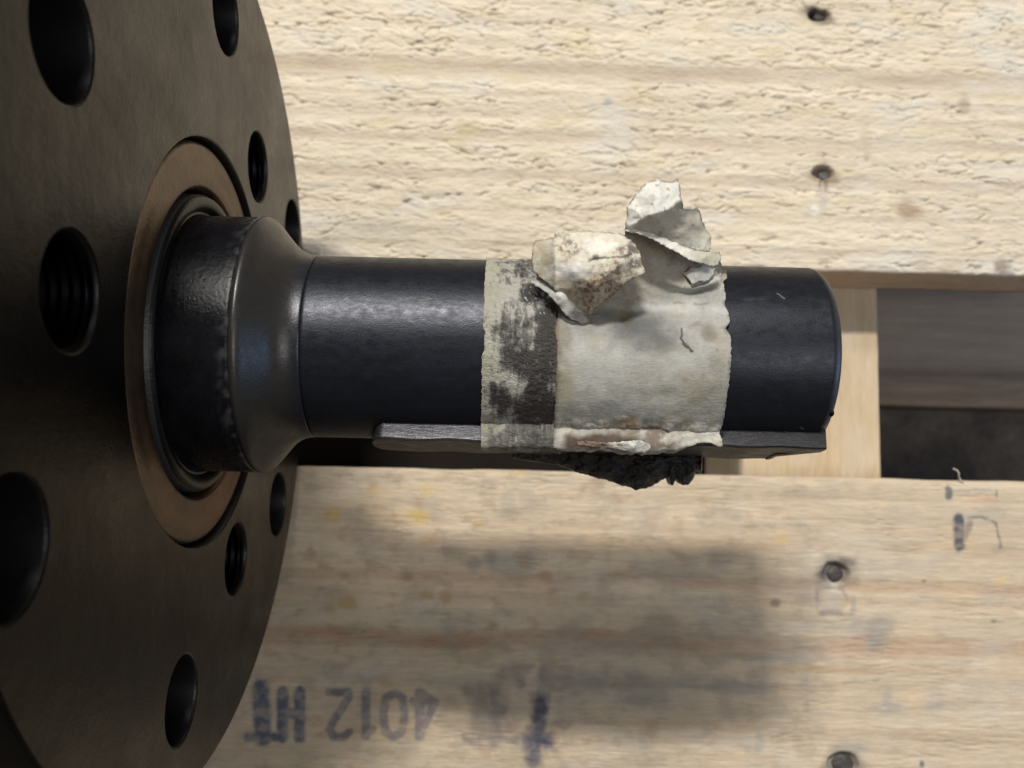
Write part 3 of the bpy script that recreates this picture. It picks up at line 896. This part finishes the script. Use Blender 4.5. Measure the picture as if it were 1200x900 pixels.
def main_c(X, T, Sb, U):
    D = np.degrees(T)
    W = -Sb
    n = fbm(X * 1.4, W * 1.4, 201, 5)
    n2 = fbm(X * 7, W * 9, 202, 5)
    c = np.array([.34, .335, .315]) * (1 + .14 * n + .12 * n2 + .06 * fbm(X * 2, T * 40, 230, 4))[..., None]
    c = mix(c, (.27, .23, .135), .5 * ss(.0, .7, fbm(X * 2.1, T * 2, 203, 4)))
    # grey band under the flap; grey smear towards the middle (dirt rubbed in)
    def g(x, d, sx, sd, nz=.5, sh=.2):
        q = np.hypot((X - x) / sx, (D - d) / sd) + nz * fbm(X * 4, T * 5, int(x * 10 + d + 400), 4)
        return 1 - ss(sh, 1.1, q)
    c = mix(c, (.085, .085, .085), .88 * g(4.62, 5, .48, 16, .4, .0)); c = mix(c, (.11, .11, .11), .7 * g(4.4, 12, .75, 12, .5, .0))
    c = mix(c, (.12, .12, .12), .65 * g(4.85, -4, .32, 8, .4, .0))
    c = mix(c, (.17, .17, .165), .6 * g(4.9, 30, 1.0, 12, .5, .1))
    c = mix(c, (.13, .12, .11), .6 * g(4.25, 31, .35, 7))
    c = mix(c, (.10, .085, .06), .85 * g(4.47, 11.5, .10, 4.5, .35, .3))
    c = mix(c, (.28, .24, .14), .5 * g(4.44, 14, .12, 4, .3))
    c = mix(c, (.30, .30, .27), .35 * g(5.2, 35, .5, 12))
    c = mix(c, (.24, .22, .15), .60 * g(5.15, -22, .45, 18, .9, .1)); c = mix(c, (.20, .19, .15), .4 * g(5.4, -30, .25, 16, .8, .1)); c = mix(c, (.22, .21, .18), .5 * g(4.6, -30, .7, 8, .9, .1))
    c = mix(c, (.16, .145, .10), .6 * g(3.84, -8, .12, 30, .8))
    c = mix(c, (.26, .235, .14), .6 * g(3.90, -30, .2, 22, .8))
    c = mix(c, (.30, .16, .07), .7 * g(3.74, 2, .09, 12, .6))
    c = mix(c, (.12, .105, .08), .6 * g(3.8, 22, .10, 7, .5))
    c = mix(c, (.19, .18, .15), .55 * ss(.1, .7, fbm(X * 7, T * 6, 209, 6, .7)) * ss(4.0, 4.6, X + .5 * ss(-.1, -.6, T))); c = mix(c, (.13, .12, .10), .6 * ss(.35, .6, fbm(X * 16, T * 16, 233, 5, .7)) * ss(4.9, 5.3, X))
    c = mix(c, (.48, .475, .45), .5 * g(4.9, 18, .8, 4, .6)); c = mix(c, (.42, .42, .40), .5 * g(5.0, -12, .3, 10, .5)); c = mix(c, (.44, .44, .40), .5 * g(4.75, -34, .5, 5, .6))
    c = mix(c, (.40, .40, .37), .45 * g(4.1, -12, .6, 14, .5))
    c = mix(c, (.17, .15, .12), .8 * g(5.30, 5, .09, 6, .6))
    c = mix(c, (.17, .15, .12), .6 * g(5.2, 10, .14, 5, .8))
    # crack lines
    ck = segd(X + .02 * perlin(X * 20, T * 20, 211), T, [(5.04, R_(6)), (5.02, R_(1)), (5.07, R_(-3)), (5.12, R_(-6))])
    c = mix(c, (.05, .04, .03), .9 * (1 - ss(.006, .022, ck)))
    ck = segd(X, T + .02 * perlin(X * 9, T * 9, 212), [(4.9, R_(21)), (5.2, R_(21.5)), (5.5, R_(21))])
    c = mix(c, (.16, .15, .13), .6 * (1 - ss(.006, .02, ck)) * ss(-.1, .2, perlin(X * 9, T, 213)))
    # thick bright crust along the key, with browned parts
    crust = ss(-.62, -.42, Sb + .08 * fbm(X * 3, X * 0, 214, 3))
    c = mix(c, (.52, .505, .44), .6 * crust * ss(-.3, .3, fbm(X * 3, W * 9, 215, 5)))
    c = mix(c, (.34, .22, .09), .75 * g(4.55, -50, .16, 6, .4))
    c = mix(c, (.30, .27, .22), .7 * crust * ss(-.1, .3, fbm(X * 9, W * 12, 232, 5)))
    c = mix(c, (.13, .09, .065), .8 * crust * np.exp(-((X - 4.8) / .4) ** 2) * ss(-.15, .25, fbm(X * 6, W * 9, 216, 4)))
    c = mix(c, (.055, .03, .02), .9 * ss(-.32, -.24, Sb + .05 * fbm(X * 5, X * 0, 217, 3)) * (1 - ss(-.16, -.10, Sb)) * ss(3.85, 3.95, X) * (1 - ss(4.55, 4.75, X)))
    c = mix(c, (.09, .075, .06), .6 * (1 - ss(.0, .03, U + .015 * n2)) )
    c = mix(c, (.10, .09, .08), .6 * ss(.975, 1.0, U + .012 * n2) * ss(-.2, .3, fbm(X * 0, T * 9, 218, 4)))
    return c
def grime_c(X, T, Sb, U):
    D = np.degrees(T)
    W = -Sb
    n = fbm(X * 3.4, W * 3.4, 221, 6, .65)
    n2 = fbm(X * 15, W * 15, 222, 6, .8)
    st = fbm(X * 15, W * 2.6, 223, 6, .7)
    light = np.array([.35, .34, .30]) * (1 + .25 * n2)[..., None]
    light = mix(light, (.31, .30, .22), .4 * (1 - ss(.05, .35, U)))
    dark = np.array([.026, .022, .020]) * (1 + .8 * n2)[..., None]
    mid = np.array([.13, .125, .118]) * (1 + .5 * n2)[..., None]
    d = .34 + .26 * np.exp(-((U - .62) / .35) ** 2) + .22 * ss(.4, .7, U) * ss(8, -8, D) + .34 * np.exp(-((D - 2) / 16) ** 2) * ss(.1, .3, U) + .42 * np.exp(-((D + 37) / 7) ** 2) * ss(.06, .2, U) \
        + .30 * np.exp(-((D + 14) / 9) ** 2) * ss(.1, .3, U) + .45 * np.exp(-((D - 52) / 9) ** 2) * ss(.3, .55, U) - .38 * (1 - ss(.02, .16, U)) - .42 * ss(20, 34, D) * (1 - ss(.25, .5, U)) \
        - .30 * np.exp(-((U - .93) / .06) ** 2) * (1 - ss(8, 20, D)) - .50 * np.exp(-((U - .52) / .08) ** 2) * ss(-2, 4, D) * (1 - ss(17, 22, D)) - .35 * np.exp(-((D + 24) / 5) ** 2) * np.exp(-((U - .3) / .35) ** 2) - .2 * ss(-50, -60, D)
    d = d * .72 + .10 + .22 * ss(-.50, -.20, Sb + .1 * n) + .16 * np.exp(-((U - .82) / .16) ** 2)
    q = d + .80 * n + .55 * n2 + .55 * st
    c = mix(light, (.0, .0, .0), q * 0)
    k1, k2 = ss(.22, .50, q), ss(.46, .80, q)
    c = c * (1 - k1[..., None]) + mid * k1[..., None]
    c = c * (1 - k2[..., None]) + dark * k2[..., None]
    c = mix(c, (.24, .235, .15), .4 * ss(.05, .5, fbm(X * 4, T * 4, 224, 4)) * (1 - k2) * (1 - ss(.3, .5, U)))
    c = mix(c, (.15, .142, .13), (.2 + .5 * ss(-.3, .3, fbm(X * 8, W * 12, 227, 5, .7))) * ss(-.50, -.22, Sb + .16 * n))
    c = mix(c, (.62, .63, .66), .85 * ss(.50, .75, n2 + .45 * np.exp(-((U - .72) / .14) ** 2 - ((D - 25) / 12) ** 2) + .25 * np.exp(-((U - .35) / .35) ** 2 - ((D - 22) / 14) ** 2)))
    c = mix(c, (.34, .22, .15), .6 * ss(.84, .95, U) * ss(-.2, .3, fbm(X * 4, T * 5, 226, 4)) * (1 - ss(15, 25, D)))
    c = mix(c, (.05, .045, .04), .8 * np.exp(-((Sb + .16 + .03 * n) / .025) ** 2) * ss(.35, .6, U))
    return c

AT = R_(150)
g_o, g_me = build_wrap('grimy_paper_strip', 3.04, 3.86, 1.0, AT, .16, 90, 230, 31, grime_c, M_grime,
                       lambda T: jag(T, 3, .012, 14) + .02 * ss(R_(-12), R_(-8), T) - .015 * ss(R_(2), R_(4), T), lambda T: .02 + jag(T, 5, .015, 9), lambda X: .05 * fbm(X * 6, X * 0, 8, 4) + .02 * fbm(X * 18, X * 0, 9, 4, .7), lump=.010)
tag(g_o, 'narrow grimy strip of blackened old paper wrapped round the shaft, left of the paler sheet', 'paper strip')
def redge(T):
    D = np.degrees(T)
    return jag(T, 12, .016, 16) + jag(T, 13, .008, 50) - .02 * ss(2, 30, D) - .05 * np.exp(-((D - 7) / 2.5) ** 2) - .025 * np.exp(-((D - 21) / 3) ** 2)
def ledge(T):
    D = np.degrees(T)
    return jag(T, 14, .010, 14) - .03 * np.exp(-((D - 3) / 4) ** 2)
def bedge(X):
    return .06 * fbm(X * 3, X * 0, 18, 5, .7) - .02 + .05 * np.exp(-((X - 4.6) / .3) ** 2) + .022 * fbm(X * 13, X * 0, 19, 4, .7) - .20 * ss(5.0, 5.3, X) + .07 * ss(5.40, 5.5, X)
m_o, m_me = build_wrap('pale_paper_sheet', 3.79, 5.52, 1.035, R_(62), .15, 230, 260, 41, main_c, M_paper, ledge, redge, bedge, lump=.011)

# torn flaps: bent sheets cut to measured outlines, with real height, creases and thickness
def rbf(ctrl):
    P = np.array([(u / 50, v / 50) for u, v, z in ctrl]); z = np.array([c[2] for c in ctrl])
    n = len(P)
    d = np.hypot(P[:, None, 0] - P[None, :, 0], P[:, None, 1] - P[None, :, 1])
    A = np.zeros((n + 3, n + 3))
    A[:n, :n] = d + np.eye(n) * -.02
    A[:n, n] = 1; A[:n, n + 1:] = P
    A[n, :n] = 1; A[n + 1:, :n] = P.T
    w = np.linalg.solve(A, np.concatenate([z, np.zeros(3)]))
    def f(u, v):
        q = w[n] + w[n + 1] * u / 50 + w[n + 2] * v / 50
        for i in range(n):
            q = q + w[i] * np.hypot(u / 50 - P[i, 0], v / 50 - P[i, 1])
        return q
    return f
def inside(u, v, poly):
    c = np.zeros(u.shape, bool)
    n = len(poly)
    for i in range(n):
        (x0, y0), (x1, y1) = poly[i], poly[(i + 1) % n]
        if y0 == y1:
            continue
        c ^= ((y0 > v) != (y1 > v)) & (u < (x1 - x0) * (v - y0) / (y1 - y0) + x0)
    return c
def sheet(name, outline, ctrl, m, colf, seed, crumple=.02, thick=.022, jit=1.0, creases=(), step=1.25):
    thick = min(thick, .010)
    from mathutils.geometry import delaunay_2d_cdt
    poly = []
    n = len(outline)
    for i in range(n):
        (x0, y0), (x1, y1) = outline[i], outline[(i + 1) % n]
        L = max(1, int(math.hypot(x1 - x0, y1 - y0) / 1.3))
        for k in range(L):
            t = k / L
            x, y = x0 + (x1 - x0) * t, y0 + (y1 - y0) * t
            x += jit * float(fbm(np.array([x * .16]), np.array([y * .16]), seed + 1, 4, .65)[0]) * 1.6
            y += jit * float(fbm(np.array([x * .16]), np.array([y * .16 + 7]), seed + 2, 4, .65)[0]) * 1.6
            poly.append((x, y))
    pu = [p[0] for p in poly]; pv = [p[1] for p in poly]
    gu, gv = np.meshgrid(np.arange(min(pu), max(pu), step), np.arange(min(pv), max(pv), step))
    gu = gu + .25 * np.sin(gv * 12.9 + gu * 7.3); gv = gv + .25 * np.sin(gu * 11.1 + gv * 5.7)
    ok = inside(gu, gv, poly)
    d = segd_px(gu, gv, poly + poly[:1])
    ok &= d > .6
    pts = [Vector(p) for p in poly] + [Vector(p) for p in zip(gu[ok], gv[ok])]
    k = len(poly)
    vo, eo, fo_, *_r = delaunay_2d_cdt(pts, [(i, (i + 1) % k) for i in range(k)], [], 0, 1e-5)
    V = np.array([(v.x, v.y) for v in vo])
    F = np.array([list(f) for f in fo_ if len(f) == 3])
    cen = V[F].mean(1)
    F = F[inside(cen[:, 0], cen[:, 1], poly)]
    u, v = V[:, 0], V[:, 1]
    ed = segd_px(u, v, poly + poly[:1])
    z = rbf(ctrl)(u, v)
    for pts_c, h, wd in creases:
        z = z + h * np.exp(-segd_px(u, v, pts_c) / wd)
    z = z + crumple * ((1 - np.abs(fbm(u * .028, v * .028, seed + 3, 3)) * 2.4) + .35 * fbm(u * .08, v * .08, seed + 4, 4))
    z = z + crumple * .8 * np.exp(-ed / 3) * fbm(u * .12, v * .12, seed + 5, 3)
    dd = np.stack([(u - 600) / FPX, -(v - 450) / FPX, -np.ones_like(v)], -1) @ ROT.T
    P = CAM + dd * ((z - CAM[2]) / dd[:, 2])[:, None]
    me = bpy.data.meshes.new(name)
    me.from_pydata(P.tolist(), [], F.tolist())
    me.polygons.foreach_set('use_smooth', [True] * len(me.polygons))
    bm = bmesh.new(); bm.from_mesh(me)
    loose = [q for q in bm.verts if not q.link_faces]
    bmesh.ops.delete(bm, geom=loose, context='VERTS')
    bm.to_mesh(me); bm.free()
    used = np.zeros(len(V), bool); used[F.ravel()] = True
    if me.polygons and me.polygons[0].normal.z < 0:
        me.flip_normals()
    setcol(me, colf(u[used], v[used], ed[used]))
    o = link(name, me, m)
    solid(o, thick, 0)
    return o
def segd_px(X, Y, pts):
    d = np.full(np.shape(X), 1e9)
    for (x0, y0), (x1, y1) in zip(pts[:-1], pts[1:]):
        dx, dy = x1 - x0, y1 - y0
        t = np.clip(((X - x0) * dx + (Y - y0) * dy) / (dx * dx + dy * dy + 1e-12), 0, 1)
        d = np.minimum(d, np.hypot(X - x0 - t * dx, Y - y0 - t * dy))
    return d
def nz(u, v, f, seed, oct=5, g=.55):
    return fbm(u * f, v * f, seed, oct, g)
def spot(u, v, u0, v0, ru, rv, nzs=.6, sd=0, sh=.35):
    return 1 - ss(sh, 1.05, np.hypot((u - u0) / ru, (v - v0) / rv) + nzs * fbm(u * .09, v * .09, 700 + sd, 5, .6))

def fl1_c(u, v, ed):
    n, n2 = nz(u, v, .035, 241), nz(u, v, .13, 242, 5, .7)
    c = np.array([.53, .50, .42]) * (1 + .14 * n2)[..., None]
    c = mix(c, (.50, .43, .32), ss(.0, .5, n))
    spk = ss(-.12, .30, n2 + .45 * n)
    c = mix(c, (.40, .31, .22), .9 * spot(u, v, 706, 342, 46, 34, .5, 1)); c = mix(c, (.34, .29, .21), .6 * spot(u, v, 640, 305, 16, 26, .7, 41)); c = mix(c, (.22, .17, .12), .7 * ss(-.05, .25, nz(u, v, .17, 262, 4, .7)) * spot(u, v, 730, 312, 26, 16, .7, 42))
    c = mix(c, (.13, .10, .075), .9 * ss(-.06, .20, nz(u, v, .2, 260, 4, .7) + .2 * n) * spot(u, v, 708, 340, 50, 38, .5, 2))
    c = mix(c, (.10, .08, .07), .9 * ss(-.30, .05, n2) * spot(u, v, 742, 303, 15, 27, .8, 3))
    c = mix(c, (.12, .095, .08), .8 * ss(-.25, .1, n2) * spot(u, v, 735, 296, 22, 9, .8, 33))
    c = mix(c, (.15, .11, .08), .85 * ss(-.25, .2, n2) * spot(u, v, 666, 291, 24, 13, .9, 4))
    c = mix(c, (.20, .15, .10), .7 * ss(-.2, .3, n2) * spot(u, v, 655, 276, 16, 7, .7, 5))
    c = mix(c, (.66, .65, .62), .9 * spot(u, v, 668, 318, 34, 13, .6, 6))
    c = mix(c, (.68, .67, .63), .75 * spot(u, v, 703, 288, 24, 12, .6, 7))
    c = mix(c, (.36, .33, .22), .5 * ss(-.2, .3, n2) * spot(u, v, 634, 300, 12, 24, .6, 8))
    c = mix(c, (.08, .065, .05), .85 * spot(u, v, 699, 303, 5, 5, .6, 9))
    c = mix(c, (.07, .06, .05), .8 * (1 - ss(.5, 2.0, segd_px(u, v + 2.5 * nz(u, v, .1, 250), [(690, 305), (702, 303), (718, 302), (740, 299)]))))
    c = mix(c, (.36, .32, .26), .5 * (1 - ss(.3, 1.2, segd_px(u, v, [(650, 272), (650, 300), (651, 338)]))))
    c = mix(c, (.16, .12, .09), .75 * (1 - ss(.5, 2.6, ed)) * ss(-.3, .1, n2))
    return c
f1 = sheet('torn_flap', [(625, 290), (627, 282), (640, 280), (650, 278), (651, 270), (668, 271), (685, 270), (705, 272), (722, 273), (736, 277), (744, 287), (750, 297), (752, 309), (757, 319), (752, 323),
                         (744, 325), (736, 329), (730, 334), (724, 341), (716, 348), (706, 355), (697, 362), (690, 370), (682, 374), (674, 368), (667, 358), (659, 349), (652, 341), (643, 333), (632, 325), (624, 316), (623, 303)],
           [(625, 285, 1.10), (624, 316, 1.12), (650, 272, 1.22), (651, 300, 1.36), (652, 340, 1.20), (685, 272, 1.25), (690, 300, 1.50), (690, 330, 1.46), (682, 372, 1.03), (722, 274, 1.30), (725, 305, 1.56),
            (745, 288, 1.34), (756, 319, 1.40), (735, 329, 1.42), (716, 346, 1.30), (668, 358, 1.12), (697, 362, 1.16), (672, 318, 1.46)],
           M_paper, fl1_c, 61, crumple=.013, creases=[([(650, 272), (651, 340)], .03, 3), ([(690, 305), (718, 302), (740, 299)], -.03, 2.5), ([(690, 370), (700, 330), (740, 300)], .03, 7)])
def lip_c(u, v, ed):
    n2 = nz(u, v, .12, 262, 5, .7)
    c = np.array([.50, .50, .47]) * (1 + .2 * n2)[..., None]
    c = mix(c, (.10, .09, .085), .85 * ss(662, 676, u + 6 * n2))
    return mix(c, (.22, .19, .13), .6 * (1 - ss(0, 2.5, ed)))
f1b = sheet('curled_lip', [(620, 326), (632, 327), (646, 331), (657, 338), (666, 350), (678, 362), (692, 369), (702, 368), (706, 373), (694, 378), (680, 379), (668, 374), (658, 363), (648, 350), (634, 338), (622, 332)],
            [(622, 329, 1.03), (640, 330, 1.14), (657, 339, 1.20), (676, 362, 1.14), (704, 370, 1.05), (694, 377, 1.05), (668, 373, 1.09), (648, 350, 1.16), (634, 338, 1.10), (655, 347, 1.24), (672, 364, 1.16)],
            M_paper, lip_c, 63, crumple=.012)
hol = sheet('hollow_shade', [(640, 340), (652, 352), (662, 364), (664, 358), (655, 346), (646, 338)][::-1], [(640, 340, 1.075), (664, 360, 1.075), (652, 346, 1.07), (646, 350, 1.078)],
            M_gunk, lambda u, v, ed: np.ones(u.shape + (3,)) * .03, 64, crumple=.0, thick=.006)  # black sheet painting the shade in the hollow under the lip
def rise_c(u, v, ed):
    n, n2 = nz(u, v, .035, 281), nz(u, v, .12, 282)
    c = np.array([.31, .28, .225]) * (1 + .12 * n + .1 * n2)[..., None]
    c = mix(c, (.29, .245, .18), .6 * spot(u, v, 755, 290, 34, 18, .4, 11))
    c = mix(c, (.27, .26, .23), .6 * spot(u, v, 770, 340, 70, 12, .5, 12))
    c = mix(c, (.35, .345, .32), .6 * ss(.2, .8, spot(u, v, 825, 330, 34, 22, .5, 13)))
    c = mix(c, (.13, .11, .08), .7 * (1 - ss(.5, 2.5, ed)) * ss(790, 800, u) * ss(-.2, .2, n2))
    c = mix(c, (.14, .11, .08), .7 * ss(.25, .5, nz(u, v, .1, 283)) * ss(770, 790, u))
    return c
rise = sheet('lifted_sheet', [(733, 268), (748, 271), (770, 280), (800, 291), (824, 297), (843, 298), (844, 306), (846, 314), (851, 318), (852, 330), (852, 346), (838, 352), (800, 356), (770, 357), (730, 358), (700, 358), (702, 345), (716, 330), (726, 312), (731, 292)],
             [(733, 268, 1.30), (770, 281, 1.24), (800, 291, 1.14), (843, 300, .92), (731, 292, 1.12), (770, 305, 1.02), (805, 312, .90), (851, 320, .62), (720, 325, 1.0), (760, 328, .96), (805, 330, .86), (852, 332, .72), (700, 357, .935), (740, 357, .945), (780, 356, .93), (820, 352, .90), (852, 347, .84)],
             M_paper, rise_c, 65, crumple=.014, creases=[([(768, 286), (800, 300), (820, 302)], .02, 3)])
def back_c(u, v, ed):
    n, n2 = nz(u, v, .04, 291), nz(u, v, .14, 292)
    c = np.array([.58, .57, .53]) * (1 + .10 * n + .08 * n2)[..., None]
    t = ss(-4, 4, segside(u, v, [(735, 272), (760, 252), (780, 247), (800, 233)]) + 6 * n)
    c = mix(c, (.40, .37, .30), t)
    c = mix(c, (.44, .37, .26), .5 * t * spot(u, v, 792, 258, 12, 12, .5, 21))
    c = mix(c, (.48, .49, .44), .6 * spot(u, v, 818, 288, 20, 12, .4, 22))
    c = mix(c, (.13, .11, .09), .85 * (1 - ss(.4, 2.8, ed)) * ss(-.35, .05, n2) * (1 - ss(262, 275, v)))
    c = mix(c, (.20, .18, .15), .7 * ss(.30, .5, nz(u, v, .11, 293)))
    c = mix(c, (.16, .14, .11), .6 * spot(u, v, 795, 240, 7, 8, .5, 23))
    c = mix(c, (.26, .25, .22), .5 * spot(u, v, 765, 232, 5, 5, .5, 24))
    return c
def segside(u, v, pts):
    """signed pixels below a polyline that runs left to right"""
    return v - np.interp(u, [p[0] for p in pts], [p[1] for p in pts])
bk = sheet('folded_flap', [(733, 270), (733, 262), (735, 252), (734, 244), (739, 236), (745, 228), (752, 219), (757, 214), (764, 212), (772, 210), (779, 213), (787, 213), (794, 210), (797, 220), (797, 228), (800, 238), (800, 244), (808, 245), (816, 243), (820, 248), (822, 258), (827, 268), (833, 276),
                           (833, 286), (831, 296), (820, 294), (800, 289), (785, 284), (768, 279), (750, 272)],
           [(733, 270, 1.36), (768, 279, 1.32), (800, 288, 1.22), (831, 296, 1.06), (735, 248, 1.50), (765, 255, 1.58), (795, 262, 1.36), (830, 274, 1.06), (745, 229, 1.52), (770, 232, 1.62), (797, 238, 1.48), (764, 212, 1.50), (793, 211, 1.46), (820, 248, 1.10), (812, 262, 1.24), (782, 245, 1.60)],
           M_paper, back_c, 67, crumple=.020, creases=[([(737, 266), (760, 252), (782, 246), (800, 232)], .05, 6)])
rim = sheet('crease_edge', [(731, 268), (736, 264), (752, 268), (770, 276), (790, 284), (808, 291), (825, 296), (843, 295), (845, 303), (842, 310), (835, 312), (822, 309), (806, 304), (795, 297), (778, 288), (764, 280), (748, 274), (736, 272)],
            [(733, 268, 1.40), (752, 268, 1.42), (770, 277, 1.40), (790, 285, 1.34), (808, 292, 1.28), (825, 297, 1.20), (844, 296, 1.08), (842, 310, 1.10), (822, 308, 1.22), (806, 303, 1.30), (778, 288, 1.38), (825, 302, 1.24)], M_paper,
            lambda u, v, ed: mix(mix(np.array([.62, .60, .54]) * (1 + .15 * nz(u, v, .1, 299))[..., None], (.44, .43, .34), ss(800, 825, u)), (.16, .14, .10), .7 * (1 - ss(.3, 1.8, ed)) * ss(-.2, .1, nz(u, v, .12, 298))), 69, crumple=.012)
flk = sheet('loose_flake', [(795, 317), (803, 319), (810, 313), (818, 314), (824, 311), (838, 314), (836, 322), (830, 329), (818, 330), (812, 333), (806, 326)],
            [(797, 318, .90), (815, 314, .94), (836, 317, .80), (815, 324, .935), (824, 331, .89), (803, 327, .91)], M_paper,
            lambda u, v, ed: np.array([.36, .355, .33]) * (1 + .2 * nz(u, v, .1, 305))[..., None], 71, crumple=.008)
lipk = sheet('ragged_lip', [(654, 517), (668, 516), (690, 517), (712, 519), (735, 517), (750, 516), (762, 520), (762, 526), (756, 530), (742, 530), (728, 527), (708, 525), (690, 523), (670, 521), (656, 521)],
             [(654, 518, .56), (700, 520, .60), (740, 518, .66), (762, 521, .58), (742, 530, .62), (708, 524, .56), (668, 520, .54), (742, 524, .72)], M_grime,
             lambda u, v, ed: mix(np.array([.50, .49, .45]) * (1 + .35 * nz(u, v, .12, 315))[..., None], (.14, .07, .04), (1 - ss(700, 730, u)) * .85), 73, crumple=.03)
tag(m_o, 'wide pale sheet of torn painted paper round the shaft with a dark central spot', 'paper sheet')
for o in (f1, f1b, hol, rise, bk, rim, flk, lipk):
    o.parent = m_o
f1['label'] = 'big brown-speckled torn flap lifted off the sheet'
bk['label'] = 'pale flap folded up above the shaft'

# ------------------------------------------------------------------ black grease crust hanging under the key
def gunk():
    top = [(600, 527), (640, 528), (680, 529), (720, 529), (750, 528), (780, 527), (805, 527), (823, 526)]
    bot_u = np.array([590, 620, 655, 672, 680, 690, 700, 712, 720, 730, 738, 745, 752, 758, 765, 772, 780, 784, 786, 789, 792, 797, 802, 807, 811, 814, 815, 819, 822, 823])
    bot_v = np.array([534, 540, 545, 552, 555, 557, 560, 563, 566, 569, 571, 574, 573, 572, 569, 565, 560, 559, 568, 569, 561, 566, 569, 568, 564, 558, 553, 552, 556, 549])
    nu, nv = 260, 60
    u = np.linspace(600, 823, nu)
    vb = np.interp(u, bot_u, bot_v) + 1.0 * fbm(u * .25, u * 0, 321, 4)
    vt = np.full(nu, 522.0)
    s = np.linspace(0, 1, nv)[:, None]
    Uu = np.repeat(u[None, :], nv, 0)
    V = vt + (vb - vt) * s
    bul = np.sin(np.clip(s, 0, 1) * math.pi) ** .6
    fr, bk_ = [], []
    zf = -.30 + .25 * bul * (.6 + .4 * fbm(Uu * .03, V * .05, 322, 3)) * np.clip((vb - 530) / 25, .15, 1) + .07 * fbm(Uu * .06, V * .09, 323, 5) - .10 * s
    zb = -.42 - .20 * bul - .05 * fbm(Uu * .07, V * .08, 324, 4) - .04 * s
    zb = np.minimum(zb, zf - .03)
    def pts(z):
        P = np.zeros(z.shape + (3,))
        d = np.stack([(Uu - 600) / FPX, -(V - 450) / FPX, -np.ones_like(V)], -1) @ ROT.T
        t = (z - CAM[2]) / d[..., 2]
        return CAM + d * t[..., None]
    F = pts(zf)
    Bk = F.copy()
    Bk[..., 2] = zb
    P = np.concatenate([F, Bk[::-1]], 0)
    me = grid_mesh('grease_crust', P, wrap_i=True, caps=True)
    bm = bmesh.new(); bm.from_mesh(me)
    bmesh.ops.recalc_face_normals(bm, faces=bm.faces)
    bm.to_mesh(me); bm.free()
    o = link('grease_crust', me, M_gunk)
    tag(o, 'lumpy black crust of dried grease hanging below the key and paper', 'grease')
    return o
gunk()

# pale wisp of fibre on the edge of the lower board
cu = bpy.data.curves.new('fibre', 'CURVE')
cu.dimensions = '3D'
cu.bevel_depth = .012
cu.bevel_resolution = 2
sp = cu.splines.new('BEZIER')
pts = [(1117, 549, ZT + .02), (1123, 553, ZT + .09), (1124, 560, ZT + .05), (1129, 565, ZT + .01)]
sp.bezier_points.add(len(pts) - 1)
for b, p in zip(sp.bezier_points, pts):
    b.co = at(*p)
    b.handle_left_type = b.handle_right_type = 'AUTO'
    b.radius = random.uniform(.5, 1)
to = bpy.data.objects.new('tmp', cu)
COL.objects.link(to)
me = bpy.data.meshes.new_from_object(to.evaluated_get(bpy.context.evaluated_depsgraph_get()))
bpy.data.objects.remove(to)
me.materials.clear()
fo = link('wood_splinter', me, M_fibre)
tag(fo, 'tiny pale curled splinter on the edge of the stained board', 'splinter')
